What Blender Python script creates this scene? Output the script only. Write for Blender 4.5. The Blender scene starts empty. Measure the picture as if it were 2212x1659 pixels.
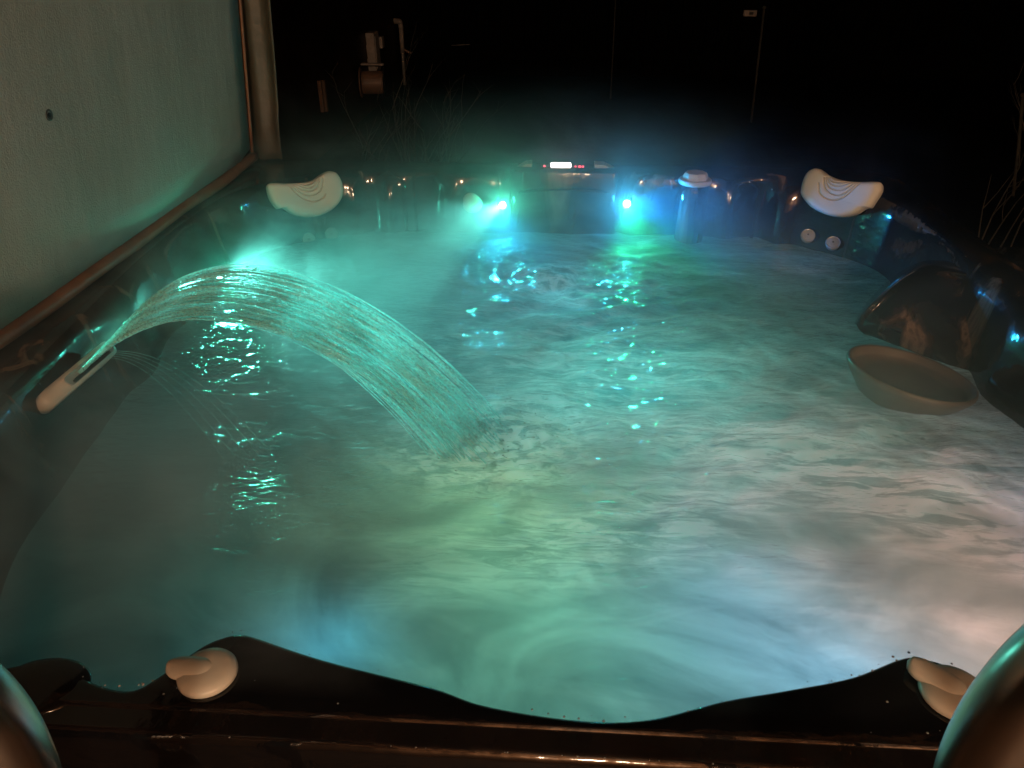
import bpy, bmesh, math, random
import numpy as np
from mathutils import Vector, Matrix, noise
random.seed(4)
D=bpy.data; S=bpy.context.scene; COL=S.collection
PI=math.pi; R=math.radians

# ---------------------------------------------------------------- camera
PIT,YAW=R(30.3),R(3.4); EYE=Vector((0,0,1.57)); FPX=1661.0
fw=Vector((-math.sin(YAW)*math.cos(PIT), math.cos(YAW)*math.cos(PIT), -math.sin(PIT)))
rt=Vector((math.cos(YAW),math.sin(YAW),0)); up=rt.cross(fw)
cam=D.objects.new('camera',D.cameras.new('camera')); COL.objects.link(cam); S.camera=cam
cam.data.sensor_width=36; cam.data.lens=FPX/2212*36; cam.data.clip_end=300; cam.data.clip_start=.02
cam.matrix_world=Matrix((( rt.x,up.x,-fw.x,EYE.x),(rt.y,up.y,-fw.y,EYE.y),(rt.z,up.z,-fw.z,EYE.z),(0,0,0,1)))
# survey: where a sight line meets a real plane (used once, to measure the place)
def ray(px,py): return fw+rt*((px-1106)/FPX)-up*((py-829.5)/FPX)
def Zp(px,py,z): d=ray(px,py); return EYE+d*((z-EYE.z)/d.z)
def Yp(px,py,y): d=ray(px,py); return EYE+d*(y/d.y)
def Xp(px,py,x): d=ray(px,py); return EYE+d*(x/d.x)
def Pp(px,py,p0,n): d=ray(px,py); return EYE+d*((p0-EYE).dot(n)/d.dot(n))

# ---------------------------------------------------------------- materials
def mat(name,build):
    m=D.materials.new(name); m.use_nodes=True; nt=m.node_tree; nt.nodes.clear()
    out=nt.nodes.new('ShaderNodeOutputMaterial'); build(nt,out); return m
def N(nt,t,**k):
    n=nt.nodes.new(t)
    for a,v in k.items():
        if a.startswith('i_'): n.inputs[a[2:].replace('_',' ')].default_value=v
        else: setattr(n,a,v)
    return n
def L(nt,a,b): nt.links.new(a,b)
def coords(nt,scale=(1,1,1),rot=(0,0,0),kind='Object'):
    tc=N(nt,'ShaderNodeTexCoord'); mp=N(nt,'ShaderNodeMapping'); mp.inputs['Scale'].default_value=scale
    mp.inputs['Rotation'].default_value=rot
    L(nt,tc.outputs[kind],mp.inputs['Vector']); return mp.outputs[0]
def noisen(nt,vec,scale,detail=4,rough=.55,dist=0):
    n=N(nt,'ShaderNodeTexNoise'); n.inputs['Scale'].default_value=scale; n.inputs['Detail'].default_value=detail
    n.inputs['Roughness'].default_value=rough; n.inputs['Distortion'].default_value=dist
    L(nt,vec,n.inputs['Vector']); return n.outputs[0]
def ramp(nt,fac,stops):
    r=N(nt,'ShaderNodeValToRGB'); e=r.color_ramp.elements
    while len(e)<len(stops): e.new(.5)
    for q,(p,c) in zip(e,stops): q.position=p; q.color=(*c,1) if len(c)==3 else c
    L(nt,fac,r.inputs[0]); return r.outputs[0]
def bump(nt,h,dist,strength=1):
    b=N(nt,'ShaderNodeBump'); b.inputs['Distance'].default_value=dist; b.inputs['Strength'].default_value=strength
    L(nt,h,b.inputs['Height']); return b.outputs[0]
def simple(name,col,rough=.5,metal=0,nscale=30,var=.25,bd=.0005,coat=0,spec=.5):
    def b(nt,out):
        v=coords(nt); n=noisen(nt,v,nscale,5)
        c=ramp(nt,n,[(.3,tuple(x*(1-var) for x in col)),(.7,tuple(min(1,x*(1+var)) for x in col))])
        p=N(nt,'ShaderNodeBsdfPrincipled'); p.inputs['Roughness'].default_value=rough; p.inputs['Metallic'].default_value=metal
        p.inputs['Coat Weight'].default_value=coat; p.inputs['Specular IOR Level'].default_value=spec
        L(nt,c,p.inputs['Base Color'])
        if bd: L(nt,bump(nt,n,bd),p.inputs['Normal'])
        L(nt,p.outputs[0],out.inputs[0])
    return mat(name,b)
def emis(name,col,s):
    def b(nt,out):
        e=N(nt,'ShaderNodeEmission'); e.inputs[0].default_value=(*col,1); e.inputs[1].default_value=s; L(nt,e.outputs[0],out.inputs[0])
    return mat(name,b)

def m_acrylic(nt,out):
    v=coords(nt,(6.0,6.0,.7),(.12,.1,0)); n=noisen(nt,v,1.5,7,.62,1.0)
    streak=ramp(nt,n,[(.0,(.004,.004,.005)),(.50,(.006,.006,.007)),(.60,(.030,.017,.011)),(.655,(.20,.13,.09)),(.70,(.03,.02,.014)),(.82,(.02,.012,.01)),(.9,(.10,.06,.04))])
    sx=N(nt,'ShaderNodeSeparateXYZ'); L(nt,coords(nt),sx.inputs[0])
    mr=N(nt,'ShaderNodeMapRange'); L(nt,sx.outputs[1],mr.inputs['Value']); mr.inputs['From Min'].default_value=.6; mr.inputs['From Max'].default_value=1.0
    mk=N(nt,'ShaderNodeMixRGB'); mk.inputs[1].default_value=(.005,.005,.006,1); L(nt,mr.outputs[0],mk.inputs[0]); L(nt,streak,mk.inputs[2])
    p=N(nt,'ShaderNodeBsdfPrincipled'); L(nt,mk.outputs[0],p.inputs['Base Color'])
    p.inputs['Roughness'].default_value=.09; p.inputs['IOR'].default_value=1.5
    b=noisen(nt,coords(nt),9,3); b2=noisen(nt,coords(nt),140,2)
    h=N(nt,'ShaderNodeMath',operation='MULTIPLY_ADD'); L(nt,b2,h.inputs[0]); h.inputs[1].default_value=.03; L(nt,b,h.inputs[2])
    L(nt,bump(nt,h.outputs[0],.006,.6),p.inputs['Normal']); L(nt,p.outputs[0],out.inputs[0])
ACR=mat('marbled_black_acrylic',m_acrylic)
def m_pillow(nt,out):
    v=coords(nt); n=noisen(nt,v,300,3); n2=noisen(nt,v,8,4)
    p=N(nt,'ShaderNodeBsdfPrincipled'); L(nt,ramp(nt,n2,[(.3,(.52,.50,.43)),(.7,(.60,.575,.50))]),p.inputs['Base Color'])
    p.inputs['Roughness'].default_value=.55; L(nt,bump(nt,n,.0006,.6),p.inputs['Normal']); L(nt,p.outputs[0],out.inputs[0])
PIL=mat('soft_grey_foam',m_pillow)
PLA=simple('beige_plastic',(.62,.58,.5),.35,0,12,.1,.0004)
PLG=simple('grey_plastic',(.35,.36,.35),.25,0,12,.15,.0003)
DRK=simple('dark_plastic',(.008,.008,.009),.3,0,30,.2,.0003)
PAN=simple('panel_overlay',(.05,.045,.05),.2,0,30,.1,0)
CAB=simple('brown_cabinet',(.05,.025,.014),.45,0,14,.35,.001)
RAIL=simple('bronze_metal',(.48,.44,.40),.27,1.0,5,.08,.0004)
GALV=simple('white_pipe_paint',(.27,.22,.19),.5,0,20,.2,.0005)
WOOD=simple('dark_timber',(.03,.018,.011),.7,0,10,.4,.002)
ROOFW=simple('cedar_board',(.42,.22,.11),.6,0,10,.3,.002)
TWIG=simple('twig_bark',(.035,.032,.024),.8,0,40,.3,.0008)
LCD=emis('lit_display',(1,.85,.8),14); REDL=emis('red_indicator',(1,.08,.12),3.5)
LEDC=emis('led_cyan',(.35,1,.95),150)
LEDL=emis('led_left_wall',(.2,1,.9),260)
LAMPE=emis('lamp_glass_lit',(1,.62,.3),60)

def m_cover(nt,out):
    v=coords(nt); g=noisen(nt,v,260,3); w=noisen(nt,coords(nt,(1,1,.35)),3.2,6,.6)
    p=N(nt,'ShaderNodeBsdfPrincipled'); L(nt,ramp(nt,w,[(.3,(.235,.232,.20)),(.7,(.33,.32,.285))]),p.inputs['Base Color'])
    p.inputs['Roughness'].default_value=.6
    h=N(nt,'ShaderNodeMath',operation='MULTIPLY_ADD'); L(nt,g,h.inputs[0]); h.inputs[1].default_value=.13; L(nt,w,h.inputs[2])
    L(nt,bump(nt,h.outputs[0],.018,.8),p.inputs['Normal']); L(nt,p.outputs[0],out.inputs[0])
VIN=mat('cover_vinyl',m_cover)
TRIM=simple('cover_brown_trim',(.16,.065,.03),.5,0,18,.3,.002)
FLAP=simple('cover_skirt_vinyl',(.060,.053,.038),.5,0,6,.2,.01)

def m_water(nt,out):
    tc=coords(nt)
    # foam: white churned streaks lying on the surface
    f1=noisen(nt,coords(nt,(1.0,2.6,1),(0,0,R(28))),2.6,4,.5,1.3)
    f2=noisen(nt,coords(nt,(1.0,2.2,1),(0,0,R(-10))),9,4,.55,.5)
    foam=N(nt,'ShaderNodeMath',operation='MULTIPLY'); L(nt,ramp(nt,f1,[(.47,(0,0,0)),(.64,(1,1,1))]),foam.inputs[0]); L(nt,ramp(nt,f2,[(.35,(.25,.25,.25)),(.65,(1,1,1))]),foam.inputs[1])
    # churn lives where the jets run: towards the right-hand seat and the fall's landing
    sx=N(nt,'ShaderNodeSeparateXYZ'); L(nt,tc,sx.inputs[0])
    reg=N(nt,'ShaderNodeMapRange'); reg.interpolation_type='SMOOTHSTEP'; L(nt,sx.outputs[0],reg.inputs['Value'])
    reg.inputs['From Min'].default_value=-.55; reg.inputs['From Max'].default_value=.45; reg.inputs['To Min'].default_value=.05; reg.inputs['To Max'].default_value=.5
    f0=N(nt,'ShaderNodeMath',operation='MULTIPLY'); L(nt,foam.outputs[0],f0.inputs[0]); L(nt,reg.outputs[0],f0.inputs[1])
    # broken white water where the fall lands and over the far jet
    def patch(c,sc,amt,prev,rz=0,ns=22):
        mp=N(nt,'ShaderNodeMapping'); mp.vector_type='TEXTURE'; mp.inputs['Location'].default_value=c; mp.inputs['Scale'].default_value=sc; mp.inputs['Rotation'].default_value=(0,0,rz)
        L(nt,tc,mp.inputs[0]); g=N(nt,'ShaderNodeTexGradient',gradient_type='SPHERICAL'); L(nt,mp.outputs[0],g.inputs[0])
        k=N(nt,'ShaderNodeMath',operation='MULTIPLY'); L(nt,g.outputs[1],k.inputs[0]); L(nt,ramp(nt,noisen(nt,coords(nt,(1,1.6,1) if ns>20 else (1,4.5,1),(0,0,-rz)),ns,5,.65,.8),[(.42,(0,0,0)),(.60,(amt,amt,amt))]),k.inputs[1])
        m=N(nt,'ShaderNodeMath',operation='ADD'); m.use_clamp=True; L(nt,prev,m.inputs[0]); L(nt,k.outputs[0],m.inputs[1]); return m.outputs[0]
    fo=patch((-.13,1.26,.7),(.26,.22,.3),1.6,f0.outputs[0]); fo=patch((0,2.08,.7),(.40,.20,.3),1.0,fo); fo=patch((.66,1.10,.7),(.62,.15,.3),2.4,fo,R(-27),7); fo=patch((.72,1.32,.7),(.55,.13,.3),1.1,fo,R(-40),8); fo=patch((.1,1.0,.7),(.5,.14,.3),1.2,fo,R(20),9); fo=patch((.05,1.55,.7),(.65,.45,.3),.75,fo,R(-15),12)
    fm=N(nt,'ShaderNodeMath',operation='MULTIPLY'); L(nt,fo,fm.inputs[0]); fm.inputs[1].default_value=1
    dcol=N(nt,'ShaderNodeMixRGB'); dcol.inputs[1].default_value=(.05,.06,.058,1); dcol.inputs[2].default_value=(.60,.60,.58,1); L(nt,fm.outputs[0],dcol.inputs[0])
    df=N(nt,'ShaderNodeBsdfDiffuse'); L(nt,dcol.outputs[0],df.inputs[0])
    tcol=N(nt,'ShaderNodeMixRGB'); tcol.inputs[1].default_value=(.50,.62,.60,1); tcol.inputs[2].default_value=(.95,.98,.95,1); L(nt,fm.outputs[0],tcol.inputs[0])
    # bubbles under the surface break the light up
    cl=noisen(nt,coords(nt,(1,1.5,1),(0,0,R(20))),3.4,7,.62,1.4)
    tc2=N(nt,'ShaderNodeMixRGB',blend_type='MULTIPLY'); tc2.inputs[0].default_value=1; L(nt,tcol.outputs[0],tc2.inputs[1]); L(nt,ramp(nt,cl,[(.3,(.42,.48,.50)),(.68,(1,1,1))]),tc2.inputs[2])
    tr=N(nt,'ShaderNodeBsdfTranslucent'); L(nt,tc2.outputs[0],tr.inputs[0])
    add=N(nt,'ShaderNodeAddShader'); L(nt,df.outputs[0],add.inputs[0]); L(nt,tr.outputs[0],add.inputs[1])
    gl=N(nt,'ShaderNodeBsdfGlossy'); gl.inputs[0].default_value=(1,1,1,1)
    rg=N(nt,'ShaderNodeMapRange'); rg.interpolation_type='SMOOTHSTEP'; L(nt,sx.outputs[1],rg.inputs['Value']); rg.inputs['From Min'].default_value=.75; rg.inputs['From Max'].default_value=1.25; rg.inputs['To Min'].default_value=.24; rg.inputs['To Max'].default_value=.02; L(nt,rg.outputs[0],gl.inputs['Roughness'])
    fr=N(nt,'ShaderNodeFresnel'); fr.inputs[0].default_value=1.36
    r1=noisen(nt,coords(nt,(1,2.0,1)),95,4,.6,.5); r2=noisen(nt,coords(nt,(1,2.4,1),(0,0,R(8))),26,2,.5,.6)
    h=N(nt,'ShaderNodeMath',operation='MULTIPLY_ADD'); L(nt,r1,h.inputs[0]); h.inputs[1].default_value=.22; L(nt,r2,h.inputs[2])
    br=N(nt,'ShaderNodeMapRange'); br.interpolation_type='SMOOTHSTEP'; L(nt,sx.outputs[1],br.inputs['Value']); br.inputs['From Min'].default_value=.8; br.inputs['From Max'].default_value=1.5; br.inputs['To Min'].default_value=.28; br.inputs['To Max'].default_value=1
    hb=N(nt,'ShaderNodeMath',operation='MULTIPLY'); L(nt,h.outputs[0],hb.inputs[0]); L(nt,br.outputs[0],hb.inputs[1])
    nb=bump(nt,hb.outputs[0],.017,1)
    L(nt,nb,gl.inputs['Normal']); L(nt,nb,fr.inputs['Normal'])
    mx=N(nt,'ShaderNodeMixShader'); L(nt,fr.outputs[0],mx.inputs[0]); L(nt,add.outputs[0],mx.inputs[1]); L(nt,gl.outputs[0],mx.inputs[2])
    L(nt,mx.outputs[0],out.inputs[0])
WAT=mat('churned_tub_water',m_water)
def m_jet(nt,out):
    v=coords(nt); n=noisen(nt,v,160,3,.6)
    df=N(nt,'ShaderNodeBsdfDiffuse'); df.inputs[0].default_value=(.28,.52,.52,1)  # teal of the LED light is put into the thread colour
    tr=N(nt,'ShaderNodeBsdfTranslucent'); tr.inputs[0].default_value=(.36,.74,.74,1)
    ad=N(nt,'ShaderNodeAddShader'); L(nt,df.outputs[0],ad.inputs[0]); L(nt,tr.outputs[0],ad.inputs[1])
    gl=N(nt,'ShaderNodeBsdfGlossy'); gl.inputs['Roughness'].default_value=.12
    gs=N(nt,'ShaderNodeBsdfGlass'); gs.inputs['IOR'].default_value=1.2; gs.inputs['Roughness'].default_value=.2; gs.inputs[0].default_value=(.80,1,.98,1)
    L(nt,bump(nt,n,.002,.9),gs.inputs['Normal'])
    m0=N(nt,'ShaderNodeMixShader'); m0.inputs[0].default_value=.15; L(nt,ad.outputs[0],m0.inputs[1]); L(nt,gs.outputs[0],m0.inputs[2])
    m1=N(nt,'ShaderNodeMixShader'); m1.inputs[0].default_value=.09; L(nt,m0.outputs[0],m1.inputs[1]); L(nt,gl.outputs[0],m1.inputs[2])
    L(nt,bump(nt,n,.002,.9),gl.inputs['Normal'])
    tp=N(nt,'ShaderNodeBsdfTransparent'); m2=N(nt,'ShaderNodeMixShader')
    L(nt,ramp(nt,n,[(.36,(.15,.15,.15)),(.52,(.95,.95,.95))]),m2.inputs[0]); L(nt,tp.outputs[0],m2.inputs[1]); L(nt,m1.outputs[0],m2.inputs[2])
    L(nt,m2.outputs[0],out.inputs[0])
JET=mat('falling_water_thread',m_jet)
def m_drop(nt,out):
    p=N(nt,'ShaderNodeBsdfPrincipled'); p.inputs['Base Color'].default_value=(.25,.27,.27,1); p.inputs['Roughness'].default_value=.08
    p.inputs['IOR'].default_value=1.33; p.inputs['Coat Weight'].default_value=1; L(nt,p.outputs[0],out.inputs[0])
DROP=mat('water_drop',m_drop)

# ---------------------------------------------------------------- mesh helpers
def mesh_obj(name,verts,faces,m,parent=None,smooth=True):
    me=D.meshes.new(name); me.from_pydata([tuple(v) for v in verts],[],faces); me.update()
    if smooth: me.polygons.foreach_set('use_smooth',[True]*len(me.polygons))
    me.materials.append(m); o=D.objects.new(name,me); COL.objects.link(o)
    if parent: o.parent=parent; o.matrix_parent_inverse=Matrix.Translation(-parent.location)
    return o
def bm_obj(name,bm,m,parent=None,smooth=False,bevel=0,seg=2,auto=None):
    if bevel:
        es=[e for e in bm.edges if len(e.link_faces)==2 and e.calc_face_angle(0)>R(35)]
        if es: bmesh.ops.bevel(bm,geom=es,offset=bevel,segments=seg,profile=.5,affect='EDGES')
    bmesh.ops.recalc_face_normals(bm,faces=bm.faces)
    me=D.meshes.new(name); bm.to_mesh(me); bm.free()
    if smooth: me.polygons.foreach_set('use_smooth',[True]*len(me.polygons))
    me.materials.append(m); o=D.objects.new(name,me); COL.objects.link(o)
    if parent: o.parent=parent; o.matrix_parent_inverse=Matrix.Translation(-parent.location)
    return o
def box(bm,c,s,rot=None):
    r=bmesh.ops.create_cube(bm,size=1); M=Matrix.Translation(c)@(rot or Matrix())@Matrix.Diagonal((*s,1))
    bmesh.ops.transform(bm,matrix=M,verts=r['verts']); return r['verts']
def frame_to(n,upv=Vector((0,0,1))):
    n=n.normalized(); x=upv.cross(n)
    if x.length<1e-4: x=Vector((1,0,0))
    x.normalize(); y=n.cross(x); return Matrix(((x.x,y.x,n.x,0),(x.y,y.y,n.y,0),(x.z,y.z,n.z,0),(0,0,0,1)))
def lathe(bm,prof,n,c,axis=Vector((0,0,1)),seg=32):
    M=Matrix.Translation(c)@frame_to(axis); rings=[]
    for r,h in prof: rings.append([bm.verts.new(M@Vector((r*math.cos(2*PI*i/seg),r*math.sin(2*PI*i/seg),h))) for i in range(seg)])
    for a,b in zip(rings,rings[1:]):
        for i in range(seg): bm.faces.new((a[i],a[(i+1)%seg],b[(i+1)%seg],b[i]))
    bm.faces.new(rings[0][::-1]); bm.faces.new(rings[-1])
def catmull(pts,n,closed=False):
    P=[Vector(p) for p in pts]; out=[]; m=len(P)
    rng=range(m) if closed else range(m-1)
    for i in rng:
        g=lambda k: P[k%m] if closed else P[min(max(k,0),m-1)]
        a,b,c,d=g(i-1),g(i),g(i+1),g(i+2)
        for j in range(n):
            t=j/n; out.append(.5*((2*b)+(c-a)*t+(2*a-5*b+4*c-d)*t*t+(3*b-a-3*c+d)*t**3))
    if not closed: out.append(P[-1])
    return out
def tube_data(V,F,path,rad,seg=8,cap=True):
    base=len(V); n=len(path); pr=None
    for i,p in enumerate(path):
        t=(path[min(i+1,n-1)]-path[max(i-1,0)]).normalized()
        if pr is None:
            a=Vector((0,0,1)) if abs(t.z)<.9 else Vector((1,0,0)); pr=t.cross(a).normalized()
        pr=(pr-t*pr.dot(t)).normalized(); q=t.cross(pr); r=rad(i/(n-1)) if callable(rad) else rad
        for k in range(seg): V.append(p+(pr*math.cos(2*PI*k/seg)+q*math.sin(2*PI*k/seg))*r)
    for i in range(n-1):
        for k in range(seg):
            a=base+i*seg+k; b=base+i*seg+(k+1)%seg; F.append((a,b,b+seg,a+seg))
    if cap: F.append(tuple(base+k for k in range(seg))[::-1]); F.append(tuple(base+(n-1)*seg+k for k in range(seg)))
def tube(name,path,rad,m,parent=None,seg=12):
    V,F=[],[]; tube_data(V,F,path,rad,seg); return mesh_obj(name,V,F,m,parent)
def empty(name,loc,label=None,cat=None,group=None):
    o=D.objects.new(name,None); COL.objects.link(o); o.location=loc; o.empty_display_size=.1
    if label: o['label']=label; o['category']=cat
    if group: o['group']=group
    return o
def tag(o,label=None,cat=None,group=None,kind=None):
    if label: o['label']=label
    if cat: o['category']=cat
    if group: o['group']=group
    if kind: o['kind']=kind
    return o

# ---------------------------------------------------------------- hot tub
WZ=.70; RZ=.90
tub=empty('hot_tub',(0,1.5,0),'large hot tub with black marbled acrylic shell and glowing coloured lights','hot tub')
near=[(-.60,.530),(-.549,.529),(-.50,.530),(-.467,.510),(-.425,.503),(-.405,.520),(-.375,.562),(-.352,.5785),(-.338,.5815),(-.320,.579),(-.235,.553),(-.116,.526),(-.056,.507),(.037,.496),(.106,.501),(.184,.527),(.252,.544),(.324,.564),(.385,.592),(.410,.593),(.440,.580),(.475,.55),(.52,.53)]
rest=[(.64,.55),(.80,.65),(.93,.85),(.985,1.1),(1.0,1.5),(1.0,1.9),(1.0,2.18),(.95,2.31),(.84,2.42),(.73,2.495),(.62,2.525),(.50,2.525),(.35,2.53),(.26,2.53),(.20,2.555),(.02,2.56),(-.14,2.555),(-.20,2.53),(-.33,2.525),(-.5,2.525),(-.60,2.52),(-.70,2.485),(-.83,2.40),(-.93,2.30),(-.985,2.17),(-1.0,1.9),(-.985,1.6),(-.955,1.35),(-.925,1.1),(-.88,.85),(-.76,.62)]
rim=catmull([Vector((x,y,0)) for x,y in near+rest],6,True)
def wall_off(p):
    # seat-back flutes moulded into the far and side walls
    o=0
    if p.y>2.2:
        for x0,w,a in ((-.56,.03,.030),(-.42,.035,-.02),(-.35,.02,.018),(.43,.055,.0),(.56,.03,.025),(.66,.03,-.02),(.74,.03,.028),(-.68,.03,.02),(0,.2,.015)):
            o+=a*math.exp(-((p.x-x0)/w)**2)
    elif abs(p.x)>.8:
        for y0,w,a in ((1.12,.2,.006),(1.5,.09,.03),(1.95,.08,-.02),(1.75,.05,.02)): o+=a*math.exp(-((p.y-y0)/w)**2)
    return o
cx,cy=0,1.5
HX,Y0,Y1=1.10,.450,2.66
def outer(p,inset):
    dx,dy=p.x-cx,p.y-cy; x1=HX-inset; ya=Y0+inset-cy; yb=Y1-inset-cy; t=1e9
    if abs(dx)>1e-6: t=min(t,x1/abs(dx))
    if dy>1e-6: t=min(t,yb/dy)
    if dy<-1e-6: t=min(t,ya/dy)
    q=Vector((cx+dx*t,cy+dy*t,0))
    # rounded corners
    rr=.16
    for sx in (-1,1):
        for yy,sy in ((Y0+inset,-1),(Y1-inset,1)):
            c=Vector((sx*(x1-rr),yy-sy*rr,0)); d=q-c
            if d.x*sx>0 and d.y*sy>0:
                q=c+d.normalized()*rr
    return q
nr=len(rim); V=[];F=[]
nrm=[]
for i,p in enumerate(rim):
    t=(rim[(i+1)%nr]-rim[i-1]).normalized(); n=Vector((-t.y,t.x,0))
    if n.dot(Vector((cx,cy,0))-p)<0 and False: n=-n
    nrm.append(n)
# orientation: list runs anticlockwise seen from above -> left normal points inward
levels=[('o',.0,.60),('o',0,.872),('o',.0025,.885),('o',.007,.8935),('o',.012,.8955),('o',.030,.8955),('o',.0318,.8965),('o',.0330,.8995),('o',.0345,RZ),
        ('r',-.022,RZ,0),('r',-.012,RZ-.001,0),('r',-.005,RZ-.004,0),('r',0,RZ-.010,.1),('r',.005,RZ-.022,.3),('r',.009,RZ-.05,.8),('r',.014,.80,1),('r',.022,.74,1),('r',.03,.70,1),('r',.05,.60,1),('r',.10,.35,.6),('r',.16,.12,.2)]
for L_ in levels:
    for i,p in enumerate(rim):
        if L_[0]=='o':
            q=outer(p,L_[1]); z=L_[2]
        else:
            near_f=1 if p.y>.75 else .15+.85*max(0,(p.y-.6)/.15)
            q=p+nrm[i]*(L_[1]*(near_f if L_[1]>0 else (1 if p.y>.7 else .45))+wall_off(p)*L_[3]); z=L_[2]
            if L_[1]>0 and p.y>2.2: z=z
        V.append(Vector((q.x,q.y,z)))
for a in range(len(levels)-1):
    for i in range(nr):
        j=(i+1)%nr; F.append((a*nr+i,a*nr+j,(a+1)*nr+j,(a+1)*nr+i))
F.append(tuple((len(levels)-1)*nr+i for i in range(nr)))
shell=mesh_obj('shell',V,F,ACR,tub)
# cabinet boards round the outside
bm=bmesh.new()
box(bm,(0,Y0+.005,.29),(2.10,.03,.58)); box(bm,(0,Y1-.005,.29),(2.10,.03,.58))
box(bm,(-1.085,1.555,.29),(.03,2.14,.58)); box(bm,(1.085,1.555,.29),(.03,2.14,.58))
for k in range(9):
    x=-.96+k*.24; box(bm,(x,Y0-.012,.29),(.012,.006,.56)); box(bm,(x,Y1+.012,.29),(.012,.006,.56))
bm_obj('cabinet',bm,CAB,tub,bevel=.003)

# right-hand arm rest bolster rising out of the water
base_back=[Zp(1838,705,.66),Zp(1880,640,.66),Zp(1960,575,.66),Zp(2080,540,.66),Zp(2300,530,.66)]
top_back=[Zp(1848,700,.715),Zp(1880,655,.77),Zp(1985,572,.84),Zp(2080,578,.85),Zp(2290,640,.86)]
ridge=[Zp(1856,712,.712),Zp(1890,672,.765),Zp(1985,618,.83),Zp(2090,612,.845),Zp(2330,690,.86)]
mid=[Zp(1866,722,.70),Zp(1920,712,.74),Zp(2020,700,.77),Zp(2140,710,.78),Zp(2380,800,.80)]
foot=[Zp(1872,735,.66),Zp(1940,775,.66),Zp(2060,835,.66),Zp(2200,890,.66),Zp(2420,980,.66)]
rows=[catmull(r,10) for r in (base_back,top_back,ridge,mid,foot)]
nc=len(rows[0]); cols=[catmull([rows[k][c] for k in range(5)],8) for c in range(nc)]
V=[v for c in cols for v in c]; nrw=len(cols[0]); F=[]
for c in range(nc-1):
    for k in range(nrw-1): a=c*nrw+k; F.append((a,a+1,a+1+nrw,a+nrw))
mesh_obj('armrest_bolster',V,F,ACR,tub)

# near-left moulded hump beside the notch
def hump(c,s,rz=0,name='headrest_mound'):
    bm=bmesh.new(); bmesh.ops.create_uvsphere(bm,u_segments=40,v_segments=20,radius=1)
    bmesh.ops.transform(bm,matrix=Matrix.Translation(c)@Matrix.Rotation(rz,4,'Z')@Matrix.Diagonal((*s,1)),verts=bm.verts)
    return bm_obj(name,bm,ACR,tub,smooth=True)
hump((-.520,.502,.895),(.050,.036,.008))

# niches moulded in the far wall: arched bead around a sunken panel
def arch_niche(xc,w,zt,zb,y):
    pts=[Vector((xc-w,y,zb)),Vector((xc-w,y+.002,(zb+zt)/2)),Vector((xc-w,y+.004,zt-w))]
    for k in range(1,8): a=PI-k*PI/8; pts.append(Vector((xc+w*math.cos(a),y+.004,zt-w+w*math.sin(a))))
    pts+=[Vector((xc+w,y+.004,zt-w)),Vector((xc+w,y+.002,(zb+zt)/2)),Vector((xc+w,y,zb))]
    tube('niche_rim',catmull(pts,4),.006,ACR,tub,8)
arch_niche(-.54,.033,.885,.69,2.497)
arch_niche(.61,.038,.885,.69,2.495)
# two slim pipes of moulding next to the niches
for x in (-.470,.545,.555):
    tube('moulded_rib',[Vector((x,2.49,.68)),Vector((x*1.005,2.50,.8)),Vector((x*1.01,2.51,.885))],.004,ACR,tub,8)
# console: the raised centre of the far wall
bm=bmesh.new()
vs=box(bm,(.022,2.535,.80),(.40,.05,.22))
for v in vs:
    if v.co.y<2.53: v.co.x=(v.co.x-.022)*.86+.022; v.co.y+=.012 if v.co.z>.85 else -.01
bm_obj('console',bm,ACR,tub,bevel=.014,seg=4,smooth=True)
tube('console_groove',catmull([Yp(1120,417,2.494),Yp(1160,412,2.490),Yp(1215,410,2.488),Yp(1270,412,2.490),Yp(1310,417,2.494)],5),.0035,DRK,tub,8)
# pillar with octagonal knob
def pillar(pxc):
    c=Yp(pxc,372,2.455); bm=bmesh.new()
    lathe(bm,[(.047,.60-.885),(.047,.75-.885),(.047,.862-.885),(.045,.876-.885),(.038,.881-.885)],0,Vector((c.x,2.475,.885)),seg=40)
    bm_obj('pillar',bm,ACR,tub,smooth=True); return c
c=pillar(1506)
kb=Vector((c.x,2.475,.883))
def cap_knob(pos):
    bm=bmesh.new(); lathe(bm,[(.040,0),(.049,.001),(.052,.005),(.052,.012),(.050,.016),(.040,.017)],0,pos,seg=40)
    k=bm_obj('diverter_cap',bm,PLA,tub,smooth=False,bevel=.001)
    bm=bmesh.new(); lathe(bm,[(.040,.015),(.039,.028),(.034,.036),(.030,.037)],0,pos,seg=8)
    g=bm_obj('grip',bm,PLA,k,bevel=.0025); g.matrix_parent_inverse=Matrix(); g.matrix_parent_inverse=k.matrix_world.inverted(); return k
cap_knob(kb)
# round air control seen end on beside the green light
p=Yp(1021,441,2.503); bm=bmesh.new()
lathe(bm,[(.026,-.02),(.030,-.014),(.033,0),(.031,.008),(.022,.013),(.01,.014)],0,p,Vector((0,-1,.25)),seg=28)
for v in bm.verts:
    d=v.co-p
    if d.z>.01: v.co.x-= .2*d.z
    v.co.z+=.12*abs(d.z)
bm_obj('air_valve',bm,PLA,tub,smooth=True)

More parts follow.
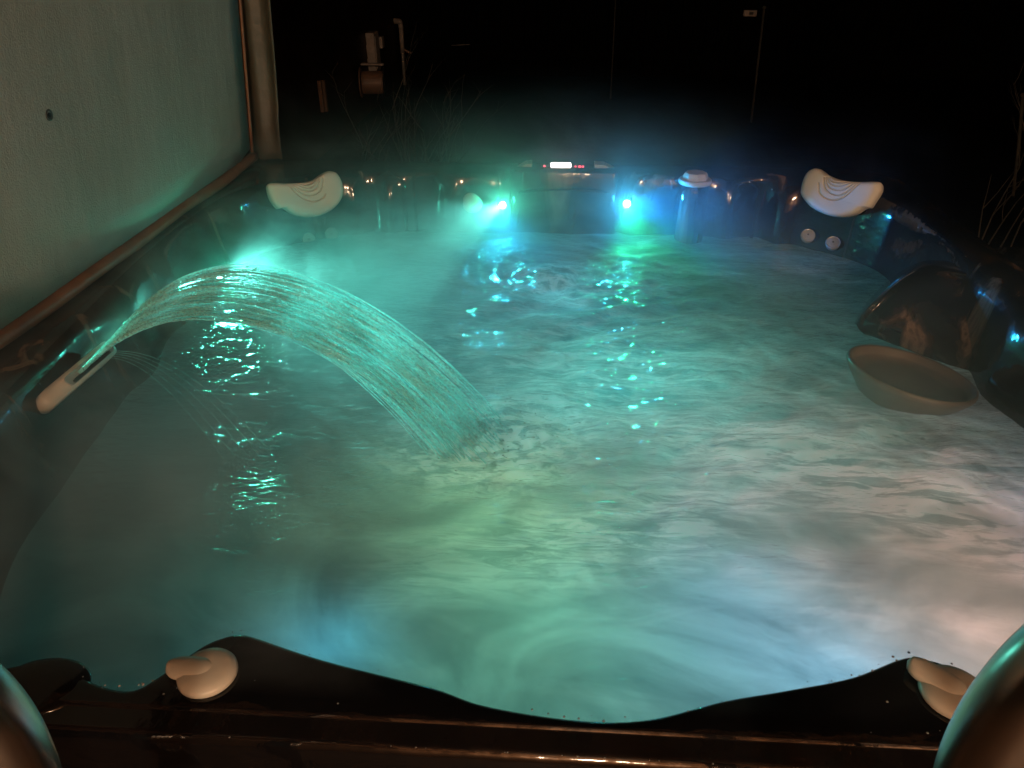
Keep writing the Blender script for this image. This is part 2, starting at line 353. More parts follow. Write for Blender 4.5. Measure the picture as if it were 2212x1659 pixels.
# control panel on the far rim
bm=bmesh.new()
def lens_plate(bm,x0,x1,y0,y1,z,h,bow=.02,n=16):
    lo=[];hi=[]
    for k in range(n+1):
        t=k/n; x=x0+(x1-x0)*t; b=math.sin(PI*t)
        lo.append((x,y0-bow*b)); hi.append((x,y1+bow*b*.4))
    ring=lo+hi[::-1]
    vb=[bm.verts.new((x,y,z)) for x,y in ring]; vt=[bm.verts.new((x,y,z+h)) for x,y in ring]
    bm.faces.new(vt); bm.faces.new(vb[::-1])
    for i in range(len(ring)): j=(i+1)%len(ring); bm.faces.new((vb[i],vb[j],vt[j],vt[i]))
pa=Yp(1160,366,2.57); pb=Yp(1272,366,2.57)
lens_plate(bm,pa.x,pb.x,2.555,2.60,.899,.010,.012)
panel=bm_obj('control_panel',bm,PAN,tub,bevel=.002)
bm=bmesh.new(); q=[Yp(1190,362,2.56),Yp(1233,362,2.56)]
box(bm,((q[0].x+q[1].x)/2,2.562,.9135),(q[1].x-q[0].x,.030,.009)); scr=bm_obj('screen',bm,LCD,panel,bevel=.002)
scr.matrix_parent_inverse=panel.matrix_world.inverted()
for px,r in ((1176,.0035),(1243,.0028),(1252,.005),(1259,.003)):
    bm=bmesh.new(); w=Yp(px,366,2.56); lathe(bm,[(r,.0),(r,.003),(r*.5,.0045)],0,Vector((w.x,2.556,.909)),seg=12)
    o=bm_obj('indicator_light',bm,REDL,panel); o.matrix_parent_inverse=panel.matrix_world.inverted()
for x0,x1,s in ((1117,1149,1),(1284,1328,-1)):
    a=Yp(x0,362,2.57).x; b=Yp(x1,362,2.57).x; bm=bmesh.new()
    z0,z1=.90,.919
    if s>0: pr=[(a,z0),(b,z0),(b,z1),(a+(b-a)*.55,z1-.002),(a+.01,z0+.006)]
    else: pr=[(a,z0),(b,z0),(b-.012,z0+.007),(a+(b-a)*.45,z1-.001),(a,z1)]
    f=[bm.verts.new((x,2.550,z)) for x,z in pr]; g=[bm.verts.new((x,2.60,z)) for x,z in pr]
    bm.faces.new(f); bm.faces.new(g[::-1])
    for i in range(5): j=(i+1)%5; bm.faces.new((f[j],f[i],g[i],g[j]))
    bm_obj('speaker_grille',bm,PLA,tub,bevel=.002)

# pillows: crescents following the seat corners
def pillow(pix,p0,n,grooves,inner):
    n=n.normalized(); M=Matrix.Translation(p0)@frame_to(n); Mi=M.inverted()
    out=[Mi@Pp(x,y,p0,n) for x,y in pix]; out=[Vector((v.x,v.y,0)) for v in out]
    ring=catmull(out,14,True); ce=Mi@Pp(*inner,p0,n); ce.z=0
    gl=[[Vector(((Mi@Pp(x,y,p0,n)).x,(Mi@Pp(x,y,p0,n)).y,0)) for x,y in g] for g in grooves]
    gl=[catmull(g,16) for g in gl]
    V=[];F=[]; m=len(ring); K=80; T=.024
    GL=np.array([(q.x,q.y) for g in gl for q in g])
    def depth(v):
        dm=((GL[:,0]-v.x)**2+(GL[:,1]-v.y)**2).min()
        return math.exp(-dm/.0017**2)*.0065
    for k in range(K+1):
        r=1-(k/K)**1.5
        for v in ring:
            w=ce+(v-ce)*r; h=T*(1-r**7)**.45 if k else 0
            # dished front, thicker lower edge
            V.append(M@Vector((w.x,w.y,h-depth(w)*(1 if k>5 else 0)-.006*(1-r)*(1-r*r))))
    for v in ring: V.append(M@Vector((v.x*.97+ce.x*.03,v.y*.97+ce.y*.03,-.03)))
    for k in range(K):
        for i in range(m): j=(i+1)%m; F.append((k*m+i,k*m+j,(k+1)*m+j,(k+1)*m+i))
    b=(K+1)*m
    for i in range(m): j=(i+1)%m; F.append((b+i,b+j,j,i))
    return mesh_obj('pillow',V,F,PIL,tub)
cv=lambda X,Y:((620+X/5.144)*.8848,(350+Y/5.144)*.8848)
cw=lambda X,Y:((1900+X/3.687)*.8848,(380+Y/3.687)*.8848)
lp=[cv(*q) for q in ((165,545),(195,503),(270,498),(400,505),(600,495),(750,455),(870,370),(950,350),(1035,380),(1095,480),(1115,600),(1080,720),(980,830),(850,900),(700,928),(560,910),(460,865),(390,818),(340,803),(308,822),(265,785),(200,680))]
lg=[[cv(*q) for q in g] for g in (((520,505),(640,525),(700,505),(745,470)),((490,515),(620,560),(710,550),(770,470)),((460,515),(580,590),(680,605),(770,560),(800,450)),((430,520),(560,625),(680,662),(790,620),(835,530),(840,450)),((400,522),(530,655),(620,710),(740,735),(840,690),(868,645)))]
pillow(lp,Vector((-.80,2.345,.815)),Vector((.58,-.74,.32)),lg,cv(680,690))
rp=[cw(*q) for q in ((205,320),(225,230),(262,155),(325,117),(385,125),(430,160),(520,205),(620,230),(740,238),(870,235),(925,245),(937,280),(925,330),(880,405),(838,465),(805,470),(770,482),(700,525),(600,550),(500,548),(400,520),(300,465),(240,400),(210,350))]
rg=[[cw(*q) for q in g] for g in (((470,195),(500,235),(570,250),(640,232)),((455,195),(490,260),(570,280),(680,238)),((445,200),(475,290),(570,318),(640,295),(705,240)),((430,205),(445,310),(530,360),(620,345),(735,242)),((385,255),(395,340),(460,395),(560,400),(650,350),(755,250)))]
pillow(rp,Vector((.83,2.335,.815)),Vector((-.58,-.74,.32)),rg,cw(540,400))

# wall jets at the waterline
def jet(px,py,y,n):
    p=Yp(px,py,y); bm=bmesh.new()
    lathe(bm,[(.020,-.01),(.022,.0),(.0225,.005),(.020,.010),(.0175,.0085),(.012,.010),(.005,.0105)],0,p,n,seg=28)
    o=bm_obj('water_jet_nozzle',bm,PLG,tub,smooth=False,bevel=.0008)
    bm=bmesh.new(); lathe(bm,[(.003,.008),(.003,.0115),(.001,.012)],0,p,n,seg=12)
    i=bm_obj('nozzle_eye',bm,DRK,o); i.matrix_parent_inverse=o.matrix_world.inverted()
jet(667,517,2.38,Vector((.35,-.8,.35))); jet(716,505,2.42,Vector((.3,-.85,.3)))
jet(1745,510,2.40,Vector((-.2,-.7,.8))); jet(1799,526,2.35,Vector((-.25,-.7,.8)))

# lit LEDs at the waterline
def led(pos,n,m,r=.011):
    bm=bmesh.new(); lathe(bm,[(r+.006,-.008),(r+.007,0),(r+.004,.004),(r+.001,.003)],0,pos,n,seg=24)
    o=bm_obj('light_bezel',bm,PLG,tub,smooth=True)
    bm=bmesh.new(); lathe(bm,[(r,.002),(r*.95,.006),(r*.6,.009),(r*.2,.010)],0,pos,n,seg=20)
    l=bm_obj('light_lens',bm,m,o,smooth=True); l.matrix_parent_inverse=o.matrix_world.inverted(); return o
P1=Yp(1086,443,2.485); P2=Yp(1354,440,2.485); P3=Xp(473,600,-.965)
led(P1,Vector((0,-1,.2)),LEDC,.009); led(P2,Vector((0,-1,.2)),LEDC,.009); led(P3,Vector((1,-.4,.3)),LEDL,.008)

# light-bar spout of the water fall, left wall
A=Xp(98,868,-.893); B=Xp(240,748,-.893)
bm=bmesh.new(); n=28; prof=[]
Lb=(B-A).length; ax=(B-A).normalized(); side=Vector((.66,0,-.75)).normalized(); upn=Vector((.75,0,.66)).normalized()
def capsule(bm,a,b,w,h0,h1,ax,side,upn,seg=12):
    ring=[]
    for k in range(seg+1): t=PI/2+PI*k/seg; ring.append(a+ax*math.cos(t)*w+side*math.sin(t)*w)
    for k in range(seg+1): t=-PI/2+PI*k/seg; ring.append(b+ax*math.cos(t)*w+side*math.sin(t)*w)
    lo=[bm.verts.new(p+upn*h0) for p in ring]; hi=[bm.verts.new(p+upn*h1) for p in ring]
    bm.faces.new(lo[::-1]); bm.faces.new(hi); m=len(ring)
    for i in range(m): j=(i+1)%m; bm.faces.new((lo[i],lo[j],hi[j],hi[i]))
capsule(bm,A+ax*.016,B-ax*.016,.0165,-.030,.006,ax,side,upn)
sp=bm_obj('waterfall_spout',bm,PLA,tub,bevel=.004,seg=3,smooth=True)
bm=bmesh.new(); capsule(bm,A+ax*.07+side*.0,B-ax*.018+side*.0,.010,.004,.0095,ax,side,upn)
o=bm_obj('spout_lens',bm,PLG,sp,bevel=.0015); o.matrix_parent_inverse=sp.matrix_world.inverted()
bm=bmesh.new(); capsule(bm,A+ax*.075+side*.006,B-ax*.03+side*.006,.0035,.0085,.0115,ax,side,upn)
o=bm_obj('spout_slot',bm,DRK,sp); o.matrix_parent_inverse=sp.matrix_world.inverted()

# diverter knobs on the near rim
def tear_knob(c,ang,s=1,lift=0):
    bm=bmesh.new(); lathe(bm,[(.036*s,0),(.038*s,.002),(.038*s,.006),(.036*s,.009),(.028*s,.012),(.012*s,.0135)],0,c,seg=36)
    k=bm_obj('diverter_knob',bm,PLA,tub,smooth=True)
    # teardrop lever on top, blunt nose pointing along ang
    V=[];F=[]; ux=Vector((math.cos(ang),math.sin(ang),0)); uy=Vector((-ux.y,ux.x,0)); n=22; m=16
    for i in range(n+1):
        t=i/n; x=-.020+(.068+lift)*t; w=(.0155+.004*math.sin(PI*t)**2)*math.sin(min(1,t/.3)*PI/2)**.6*math.sin(min(1,(1-t)/.22)*PI/2)**.5 if 0<t<1 else .0005
        h=.012*math.sin(min(1,t/.35)*PI/2)*(1-.3*t)
        for j in range(m):
            a=2*PI*j/m; V.append(c+ux*(x*s)+uy*(w*s*math.cos(a))+Vector((0,0,(.009)*s+h*s*math.sin(a)*min(1,w/.008))))
    for i in range(n):
        for j in range(m): a=i*m+j; b=i*m+(j+1)%m; F.append((a,b,b+m,a+m))
    F.append(tuple(range(m))[::-1]); F.append(tuple(n*m+j for j in range(m)))
    o=mesh_obj('knob_lever',V,F,PLA,k); o.matrix_parent_inverse=k.matrix_world.inverted()
k1=Zp(448,1452,.905); tear_knob(Vector((k1.x,k1.y,RZ)),R(176),.80,.008)
k2=Zp(2062,1496,.905); tear_knob(Vector((k2.x,k2.y,RZ)),R(134),.88,.008)

# skimmer cup standing in the water at the right
c=Zp(1966,812,.735); prof=[]
V=[];F=[]; seg=56; tilt=Matrix.Rotation(R(10),3,Vector((-.35,1,0)).normalized())
pf=[(.02,-.14),(.045,-.13),(.075,-.085),(.115,-.04),(.145,-.006),(.149,.004),(.147,.010),(.142,.011),(.137,.006),(.132,-.004),(.127,-.010),(.08,-.0105),(.03,-.011),(.0005,-.011)]
for r,h in pf:
    for i in range(seg):
        a=2*PI*i/seg; V.append(c+tilt@Vector((r*math.cos(a)*.92,r*math.sin(a)*.92,h)))
for k in range(len(pf)-1):
    for i in range(seg): a=k*seg+i; b=k*seg+(i+1)%seg; F.append((a,b,b+seg,a+seg))
SK=simple('tan_skimmer_plastic',(.17,.14,.115),.35,0,10,.12,.0004)
mesh_obj('skimmer_cup',V,F,SK,tub)

# ---------------------------------------------------------------- water
nx,ny=440,440
xs=np.linspace(-1.06,1.06,nx); ys=np.linspace(.47,2.585,ny); X,Yg=np.meshgrid(xs,ys)
rng=np.random.default_rng(3); H=np.zeros_like(X)
amp=.07+.12*np.clip((Yg-1.1)/.6,0,1)+1.2*np.exp(-((X-.05)**2/.10+(Yg-2.1)**2/.06))+.9*np.exp(-((X-.15)**2/.2+(Yg-1.5)**2/.18))+.6*np.exp(-((X+.12)**2/.03+(Yg-1.27)**2/.02))+.7*np.exp(-((X-.65)**2/.10+(Yg-1.15)**2/.10))+.35*np.exp(-((X+.72)**2/.05+(Yg-1.6)**2/.15))
wx=X+.05*np.sin(5*Yg+1)+.03*np.sin(9*X+4*Yg); wy=Yg+.05*np.sin(4*X+2)+.03*np.sin(7*Yg-5*X)
for k in range(150):
    lam=.028*2.0**(rng.random()*3.4); th=rng.normal(PI/2,.6); kk=2*PI/lam
    H+=lam*.0075*np.sin(kk*(wx*math.cos(th)+wy*math.sin(th))+rng.random()*6.28)
# jets boil up in domes; rings run out of where the fall lands
H=H*amp*.55
H+=.016*np.exp(-((X+.0)**2/.012+(Yg-2.12)**2/.006))+.014*np.exp(-((X-.5)**2/.02+(Yg-1.3)**2/.012))
r=np.hypot(X+.14,Yg-1.28); H+=.005*np.exp(-(r/.09)**2)*np.sin(X*95+6*np.sin(Yg*31))*np.sin(Yg*88+5*np.sin(X*27))
r2=np.hypot(X+.02,Yg-2.12); H+=.0022*np.exp(-r2/.25)*np.sin(r2*2*PI/.06+3*np.sin(X*8))
V=np.stack([X.ravel(),Yg.ravel(),(WZ+H).ravel()],1)
idx=np.arange(nx*ny).reshape(ny,nx); Fq=np.stack([idx[:-1,:-1].ravel(),idx[:-1,1:].ravel(),idx[1:,1:].ravel(),idx[1:,:-1].ravel()],1)
me=D.meshes.new('water'); me.vertices.add(len(V)); me.vertices.foreach_set('co',V.ravel()); me.loops.add(Fq.size); me.loops.foreach_set('vertex_index',Fq.ravel().astype(np.int32))
me.polygons.add(len(Fq)); me.polygons.foreach_set('loop_start',np.arange(0,Fq.size,4,dtype=np.int32)); me.polygons.foreach_set('loop_total',np.full(len(Fq),4,dtype=np.int32))
me.polygons.foreach_set('use_smooth',np.ones(len(Fq),dtype=bool)); me.update(); me.validate(); me.materials.append(WAT)
wo=D.objects.new('water',me); COL.objects.link(wo); wo['kind']='structure'

# the fall: fine threads thrown from the spout in an arc
V,F=[],[]
NT=210
for k in range(NT):
    u=(k+random.uniform(-.3,.3))/(NT-1); u=min(max(u,0),1)
    s=A.lerp(B,.42+.50*u)+upn*.0115+side*.003*random.uniform(-1,1)
    apx=-.612+.020*u+random.gauss(0,.006); apz=.982+.050*u+random.gauss(0,.0035)
    k1=(apz-s.z)/(s.x-apx)**2; xe=-.175+.05*u+random.gauss(0,.030); k2=(apz-.69)/(xe-apx)**2
    ye=1.20+.14*u+random.gauss(0,.014); ys_=s.y
    jr=random.uniform(.0005,.0012); ph=random.random()*9; path=[]
    for i in range(56):
        t=i/55; x=s.x+(xe-s.x)*t
        z=apz-(k1 if x<apx else k2)*(x-apx)**2
        y=ys_+(ye-ys_)*t+.004*math.sin(t*5+ph)*t
        z+=.002*math.sin(t*9+ph)*t
        path.append(Vector((x,y,z)))
    tube_data(V,F,path,lambda t,jr=jr,ph=ph:jr*(.75+.45*math.sin(t*60+ph)*math.sin(t*23+ph)),5,False)
# loose drops riding on the sheet
for k in range(900):
    u=random.random(); s=A.lerp(B,.42+.50*u); apx=-.612+.020*u; apz=.982+.050*u; xe=-.175+.05*u
    x=s.x+(xe-s.x)*random.random()**.7; k1=(apz-s.z)/(s.x-apx)**2; k2=(apz-.69)/(xe-apx)**2
    t=(x-s.x)/(xe-s.x); z=apz-(k1 if x<apx else k2)*(x-apx)**2+random.gauss(0,.004*t); y=s.y+(1.20+.14*u-s.y)*t+random.gauss(0,.010*t)
    l=random.uniform(.002,.007); dz=-2*(k1 if x<apx else k2)*(x-apx); dv=Vector((1,0,dz)).normalized()*l
    tube_data(V,F,[Vector((x,y,z)),Vector((x,y,z))+dv*.5,Vector((x,y,z))+dv],lambda t:.0004+.0011*math.sin(PI*t),5,False)
# stray second sheet nearer the spout
for k in range(5):
    path=[]; s=A.lerp(B,.80+.035*k)+Vector((.012,0,-.004)); xe=-.62+.02*k; zz=.825+.004*k
    for i in range(24):
        t=i/23; x=s.x+(xe-s.x)*t; path.append(Vector((x,s.y-.13*t,s.z+.05*math.sin(min(t*1.2,1)*PI/2)-.19*t*t)))
    tube_data(V,F,path,.0004,4,False)
jw=mesh_obj('water_arc',V,F,JET)
tag(jw,'arching sheet of fine water threads falling from the spout on the left rim','water jet')

# droplets thrown about and beads on the acrylic and the cover
V,F=[],[]
def bead(c,r,n=Vector((0,0,1)),flat=.5):
    M=frame_to(n); b=len(V); 
    for k,(rr,h) in enumerate(((1,0),(.75,.6),(.3,.95))):
        for i in range(6): a=i*PI/3; V.append(c+(M@Vector((rr*r*math.cos(a),rr*r*math.sin(a),h*r*flat))))
    for k in range(2):
        for i in range(6): F.append((b+k*6+i,b+k*6+(i+1)%6,b+k*6+6+(i+1)%6,b+k*6+6+i))
    F.append(tuple(b+12+i for i in range(6)))
for k in range(170):
    i=random.randrange(nr); p=rim[i]; o_=outer(p,.04); q=p.lerp(o_,random.random()**1.5); 
    bead(Vector((q.x,q.y,RZ+.0002)) if (q-p).length>.03 else Vector((p.x,p.y,RZ-.008)),random.uniform(.0004,.0014))
for k in range(46): bead(Vector((random.uniform(-.42,.42),random.choice((.4555,.4825,.4835)),.8958)),random.uniform(.0004,.0011))
for k in range(130):
    i=random.randrange(nr); p=rim[i]
    if p.y>.9: q=p+nrm[i]*.012; bead(Vector((q.x,q.y,random.uniform(.74,.88))),random.uniform(.001,.0028),nrm[i])
for k in range(90):  # spray by the spout
    t=random.random(); bead(Vector((-.90+.12*t+random.gauss(0,.01),1.42+random.gauss(0,.02),.86+.12*t+random.gauss(0,.012))),random.uniform(.0005,.0012),flat=1)
for k in range(800):
    y=random.gauss(1.38,.10) if random.random()<.75 else random.uniform(1.2,2.3); z=.95+abs(random.gauss(0,.22)) if y<1.7 else random.uniform(.95,1.5)
    if z<1.6 and y>1.1: bead(Vector((-1.03+.09*(z-.9)+.0012,y,z)),random.uniform(.0006,.0021),Vector((1,0,-.09)))
for k in range(190):
    a=random.random()*6.28; q=abs(random.gauss(0,.07)); h=random.random()**2*.06
    bead(Vector((-.14+q*math.cos(a)*1.2,1.27+q*math.sin(a),.708+h)),random.uniform(.0006,.0018),flat=1)
for k in range(90):
    i=random.choice([q for q in range(nr) if rim[q].y<.64]); p=rim[i]; q=p+nrm[i]*random.uniform(-.012,.003)
    bead(Vector((q.x,q.y,RZ-.002)),random.uniform(.0006,.0018),flat=.8)
dr=mesh_obj('water_droplets',V,F,DROP); tag(dr,'tiny clear water drops scattered on the tub rim and cover','droplets',kind='stuff')

# ---------------------------------------------------------------- cover standing on the left rim
cov=empty('tub_cover',(-1.1,1.45,.93),'grey green vinyl hot tub cover folded upright along the left rim','cover')
def fx(z): return -1.03+.09*(z-.9)
bm=bmesh.new()
def slab(bm,x_off,th,y0,y1,z0,z1,nyy=24,nzz=14,bulge=.008):
    vs=box(bm,(0,0,0),(1,1,1)); bmesh.ops.delete(bm,geom=vs,context='VERTS')
    g=[]
    for s in (0,1):
        gg=[]
        for i in range(nyy+1):
            row=[]
            for j in range(nzz+1):
                u,v=i/nyy,j/nzz; y=y0+(y1-y0)*u; z=z0+(z1-z0)*v
                e=min(1,min(u,1-u)*12)*min(1,min(v,1-v)*9)
                bb=bulge*(e**.5)+.006*noise.noise(Vector((y*2.1,z*1.3,s*3+x_off)))*e
                # bottom outer corner is rounded
                if u>.97 and v<.05: z+=.02*(u-.97)/.03
                row.append(bm.verts.new((fx(z)+x_off+(bb if s==0 else -th-bb),y,z)))
            gg.append(row)
        g.append(gg)
    for s in (0,1):
        for i in range(nyy):
            for j in range(nzz):
                q=(g[s][i][j],g[s][i+1][j],g[s][i+1][j+1],g[s][i][j+1]); bm.faces.new(q if s==0 else q[::-1])
    bd=[(i,0) for i in range(nyy+1)]+[(nyy,j) for j in range(1,nzz+1)]+[(i,nzz) for i in range(nyy-1,-1,-1)]+[(0,j) for j in range(nzz-1,0,-1)]
    for a,b in zip(bd,bd[1:]+bd[:1]): bm.faces.new((g[0][b[0]][b[1]],g[0][a[0]][a[1]],g[1][a[0]][a[1]],g[1][b[0]][b[1]]))
slab(bm,0,.075,.33,2.548,.935,2.03)
bm_obj('folded_half',bm,VIN,cov,smooth=True)
bm=bmesh.new(); slab(bm,-.10,.075,.33,2.50,.935,2.03)
h2=bm_obj('folded_half',bm,VIN,cov,smooth=True)
# brown piping along the bottom edge
V,F=[],[]; path=[]
for i in range(60):
    y=.33+2.26*i/59; path.append(Vector((-1.030+.003*math.sin(y*9),y,.9175+.002*math.sin(y*13))))
tube_data(V,F,path,.0165,10); mesh_obj('bottom_piping',V,F,TRIM,cov)
# skirt flap hanging past the far edge
V,F=[],[]; nu,nv=10,40
for j in range(nv+1):
    z=.905+1.12*j/nv
    for i in range(nu+1):
        u=i/nu; wdt=.085+.012*math.sin(j*.35); x=fx(z)-.028+u*(.096+.018*max(0,1-(z-.9)*2)+.028*(z-.93)); y=2.60+.012*math.sin(u*7+z*2)+.03*(1-u)
        V.append(Vector((x,y+.01*math.sin(z*17)*(1 if z<1.05 else .2)*u,z)))
for j in range(nv):
    for i in range(nu): a=j*(nu+1)+i; F.append((a,a+1,a+nu+2,a+nu+1))
o=mesh_obj('skirt_flap',V,F,FLAP,cov); md=o.modifiers.new('t','SOLIDIFY'); md.thickness=.004
tube('edge_piping',[Vector((fx(z)+.004,2.556,z)) for z in [.94+.06*i for i in range(19)]],.005,TRIM,cov,8)
# grommet
g=Xp(105,248,fx(1.25)+.008); bm=bmesh.new(); lathe(bm,[(.011,-.002),(.012,.001),(.009,.003),(.006,.001)],0,g,Vector((1,0,0)),seg=20)
go=bm_obj('grommet',bm,simple('grommet_metal',(.05,.055,.05),.5),cov,smooth=True)
bm=bmesh.new(); lathe(bm,[(.0045,-.001),(.0045,.0025)],0,g,Vector((1,0,0)),seg=12); o=bm_obj('grommet_hole',bm,DRK,go); o.matrix_parent_inverse=go.matrix_world.inverted()

# ---------------------------------------------------------------- handrail hoops at the step, either side of the camera
def hoop(px,label,side):
    root=empty('handrail',(side*.35,.25,0),label,'handrail',None)
    pts=[Yp(x,y,.235) for x,y in px]
    inner=pts[-1]; foot=[Vector((inner.x+side*.002,.235,inner.z-.25)),Vector((inner.x+side*.004,.235,.5)),Vector((inner.x+side*.005,.235,0))]
    o0=pts[0]; outer_=[Vector((o0.x+side*.16,.235,0)),Vector((o0.x+side*.16,.235,.6)),Vector((o0.x+side*.155,.235,o0.z-.20)),Vector((o0.x+side*.12,.235,o0.z-.06)),Vector((o0.x+side*.05,.235,o0.z-.002))]
    pth=catmull(outer_+pts+foot,10)
    tube('hoop_tube',pth,.0200,RAIL,root,28)
    for q in (outer_[0],foot[-1]):
        bm=bmesh.new(); lathe(bm,[(.045,0),(.045,.006),(.030,.012),(.023,.022)],0,q,seg=24); bm_obj('floor_flange',bm,RAIL,root,smooth=False,bevel=.001)
hoop([(-330,1395),(-200,1425),(-95,1490),(-25,1562),(22,1640),(50,1720),(66,1830),(74,1990)],'curved bronze handrail hoop at the lower left corner beside the tub',-1)
hoop([(2560,1330),(2430,1355),(2330,1410),(2235,1495),(2165,1590),(2118,1690),(2095,1800),(2080,1960)],'curved bronze handrail hoop at the lower right corner beside the tub',1)

# ---------------------------------------------------------------- yard behind
bm=bmesh.new(); bmesh.ops.create_grid(bm,x_segments=40,y_segments=40,size=60)
def m_ground(nt,out):
    n=noisen(nt,coords(nt),3,8,.7); p=N(nt,'ShaderNodeBsdfPrincipled'); L(nt,ramp(nt,n,[(.35,(.002,.002,.0015)),(.7,(.007,.006,.004))]),p.inputs['Base Color'])
    p.inputs['Roughness'].default_value=.95; p.inputs['Specular IOR Level'].default_value=.03; L(nt,bump(nt,n,.05),p.inputs['Normal']); L(nt,p.outputs[0],out.inputs[0])
g=bm_obj('ground',bm,mat('dark_lawn',m_ground)); g['kind']='structure'; g.location.z=-.012
bm=bmesh.new()
for k in range(28):
    y=-3.9+k*.146*1.9
    if y<3.3: box(bm,(0,y,-.004),(5.2,.265,.016))
d=bm_obj('deck',bm,simple('deck_boards',(.05,.028,.016),.6,0,6,.4,.002),bevel=.002); d['kind']='structure'

# house wall on the left with dark lap siding
hw=empty('house_wall',(-1.95,8,0),'dark brown house wall with horizontal lap siding left of the yard','wall')
bm=bmesh.new()
for k in range(24):
    z=.06+k*.125; vs=box(bm,(-1.955,8.2,z),(.02,11.0,.124))
    for v in vs:
        if v.co.z<z: v.co.x+=.010
bm_obj('siding',bm,simple('brown_siding',(.018,.010,.006),.5,0,2.5,.6,.002,0,.15),hw)
bm=bmesh.new(); box(bm,(-1.93,2.66,1.5),(.09,.08,3.0)); bm_obj('corner_board',bm,WOOD,hw,bevel=.004)

def wallpt(px,py,x=-1.9): return Xp(px,py,x)
a=wallpt(800,72); b=wallpt(812,150)
ub=empty('utility_box',((a+b)/2),'upright pale utility box on the dark house wall above the hose reel','box')
bm=bmesh.new(); box(bm,(-1.90,(a.y+b.y)/2,(a.z+b.z)/2),(.09,.22,(a.z-b.z)*1.05)); e=bm_obj('housing',bm,GALV,ub,bevel=.012)
bm=bmesh.new(); box(bm,(-1.85,(a.y+b.y)/2+.17,(a.z+b.z)/2+.07),(.05,.10,.11)); bm_obj('hinge_block',bm,GALV,ub,bevel=.006)
bm=bmesh.new(); box(bm,(-1.855,(a.y+b.y)/2,(a.z+b.z)/2),(.014,.17,(a.z-b.z)*.86)); bm_obj('lid',bm,GALV,ub,bevel=.004)
cR=wallpt(786,178); 
hr=empty('hose_reel',cR,'round drum hose reel mounted low on the dark house wall','hose reel')
REEL=simple('reel_plastic',(.18,.10,.065),.5,0,8,.25,.002)
u=(Vector((1,.12,0))).normalized(); w=.20
bm=bmesh.new(); lathe(bm,[(.02,-w*.5),(.10,-w*.5),(.105,-w*.40),(.105,w*.40),(.10,w*.5),(.02,w*.5)],0,cR+Vector((.09,0,0)),u,seg=28); bm_obj('drum',bm,REEL,hr,smooth=False,bevel=.003)
for s in (-1,1):
    bm=bmesh.new(); lathe(bm,[(.02,-.006),(.135,-.006),(.138,0),(.135,.006),(.02,.006)],0,cR+Vector((.09,0,0))+u*(s*w*.58),u,seg=32); bm_obj('side_plate',bm,REEL if s<0 else DRK,hr,bevel=.002)
bm=bmesh.new(); box(bm,cR+Vector((.10,0,.165)),(.22,.05,.02)); bm_obj('handle',bm,GALV,hr,bevel=.006)
a=wallpt(690,178); b=wallpt(694,240)
vt=empty('wall_bracket',a,'thin brownish double bracket strip on the house wall nearest the cover','bracket')
for k in (0,1):
    bm=bmesh.new(); box(bm,(-1.90,a.y+.10*k,(a.z+b.z)/2-.015*k),(.03,.035,.24)); bm_obj('strip',bm,REEL,vt,bevel=.004)
# downspout with a bend at the top
a=wallpt(862,55); b=wallpt(862,205)
ds=empty('downspout',(a.x,a.y,0),'tall narrow white downspout with a bent elbow at its top','downspout')
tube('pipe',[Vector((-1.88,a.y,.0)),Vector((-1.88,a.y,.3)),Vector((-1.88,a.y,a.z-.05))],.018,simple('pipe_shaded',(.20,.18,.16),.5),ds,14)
tube('upper_pipe',[Vector((-1.88,a.y,a.z-.30)),Vector((-1.88,a.y,a.z-.01))],.026,GALV,ds,14)
tube('elbow',catmull([Vector((-1.88,a.y,a.z-.03)),Vector((-1.885,a.y,a.z+.02)),Vector((-1.90,a.y-.02,a.z+.045)),Vector((-2.02,a.y-.12,a.z+.06))],5),.030,GALV,ds,14)
bm=bmesh.new(); box(bm,(-1.84,a.y+.02,a.z-.27),(.14,.04,.02),Matrix.Rotation(R(25),4,'Y')); bm_obj('clamp',bm,REEL,ds)

# thin poles and a block beyond the tub
def pole(x0,y0,x1,y1,label,r=.006,grp=None,top=None):
    b=Zp(x1,y1,0); t=Yp(x0,y0,b.y)
    o=empty('garden_pole',(b.x,b.y,0),label,'pole')
    tube('rod',[Vector((b.x,b.y,-.02)),Vector((b.x+(t.x-b.x)*.5,b.y,t.z*.5)),Vector((t.x,b.y,t.z))],r,TWIG,o,8)
    bm=bmesh.new(); lathe(bm,[(r*1.8,-.01),(r*2,.0),(r*1.2,.012)],0,Vector((t.x,b.y,t.z)),seg=10); bm_obj('cap',bm,TWIG,o)
pole(1651,16,1623,262,'tall thin garden pole, brightest one behind the right half of the tub',.010)
pole(1330,-6,1319,212,'tall thin garden pole straight behind the middle of the tub',.007)
pole(1832,42,1822,100,'short thin garden pole far off at the upper right, left of its pair',.010)
pole(1840,45,1834,96,'short thin garden pole far off at the upper right, right of its pair',.010)
pole(2210,205,2190,420,'thin leaning garden pole at the far right edge',.010)
w=Yp(1619,28,10.54); o=empty('electric_meter',w,'small pale block fixed on the far fence beside the tall pole','meter box')
bm=bmesh.new(); box(bm,w+Vector((0,-.02,0)),(.16,.06,.07)); bm_obj('case',bm,GALV,o,bevel=.006)
bm=bmesh.new(); box(bm,w+Vector((.01,-.055,0)),(.05,.012,.030)); bm_obj('window',bm,DRK,o)
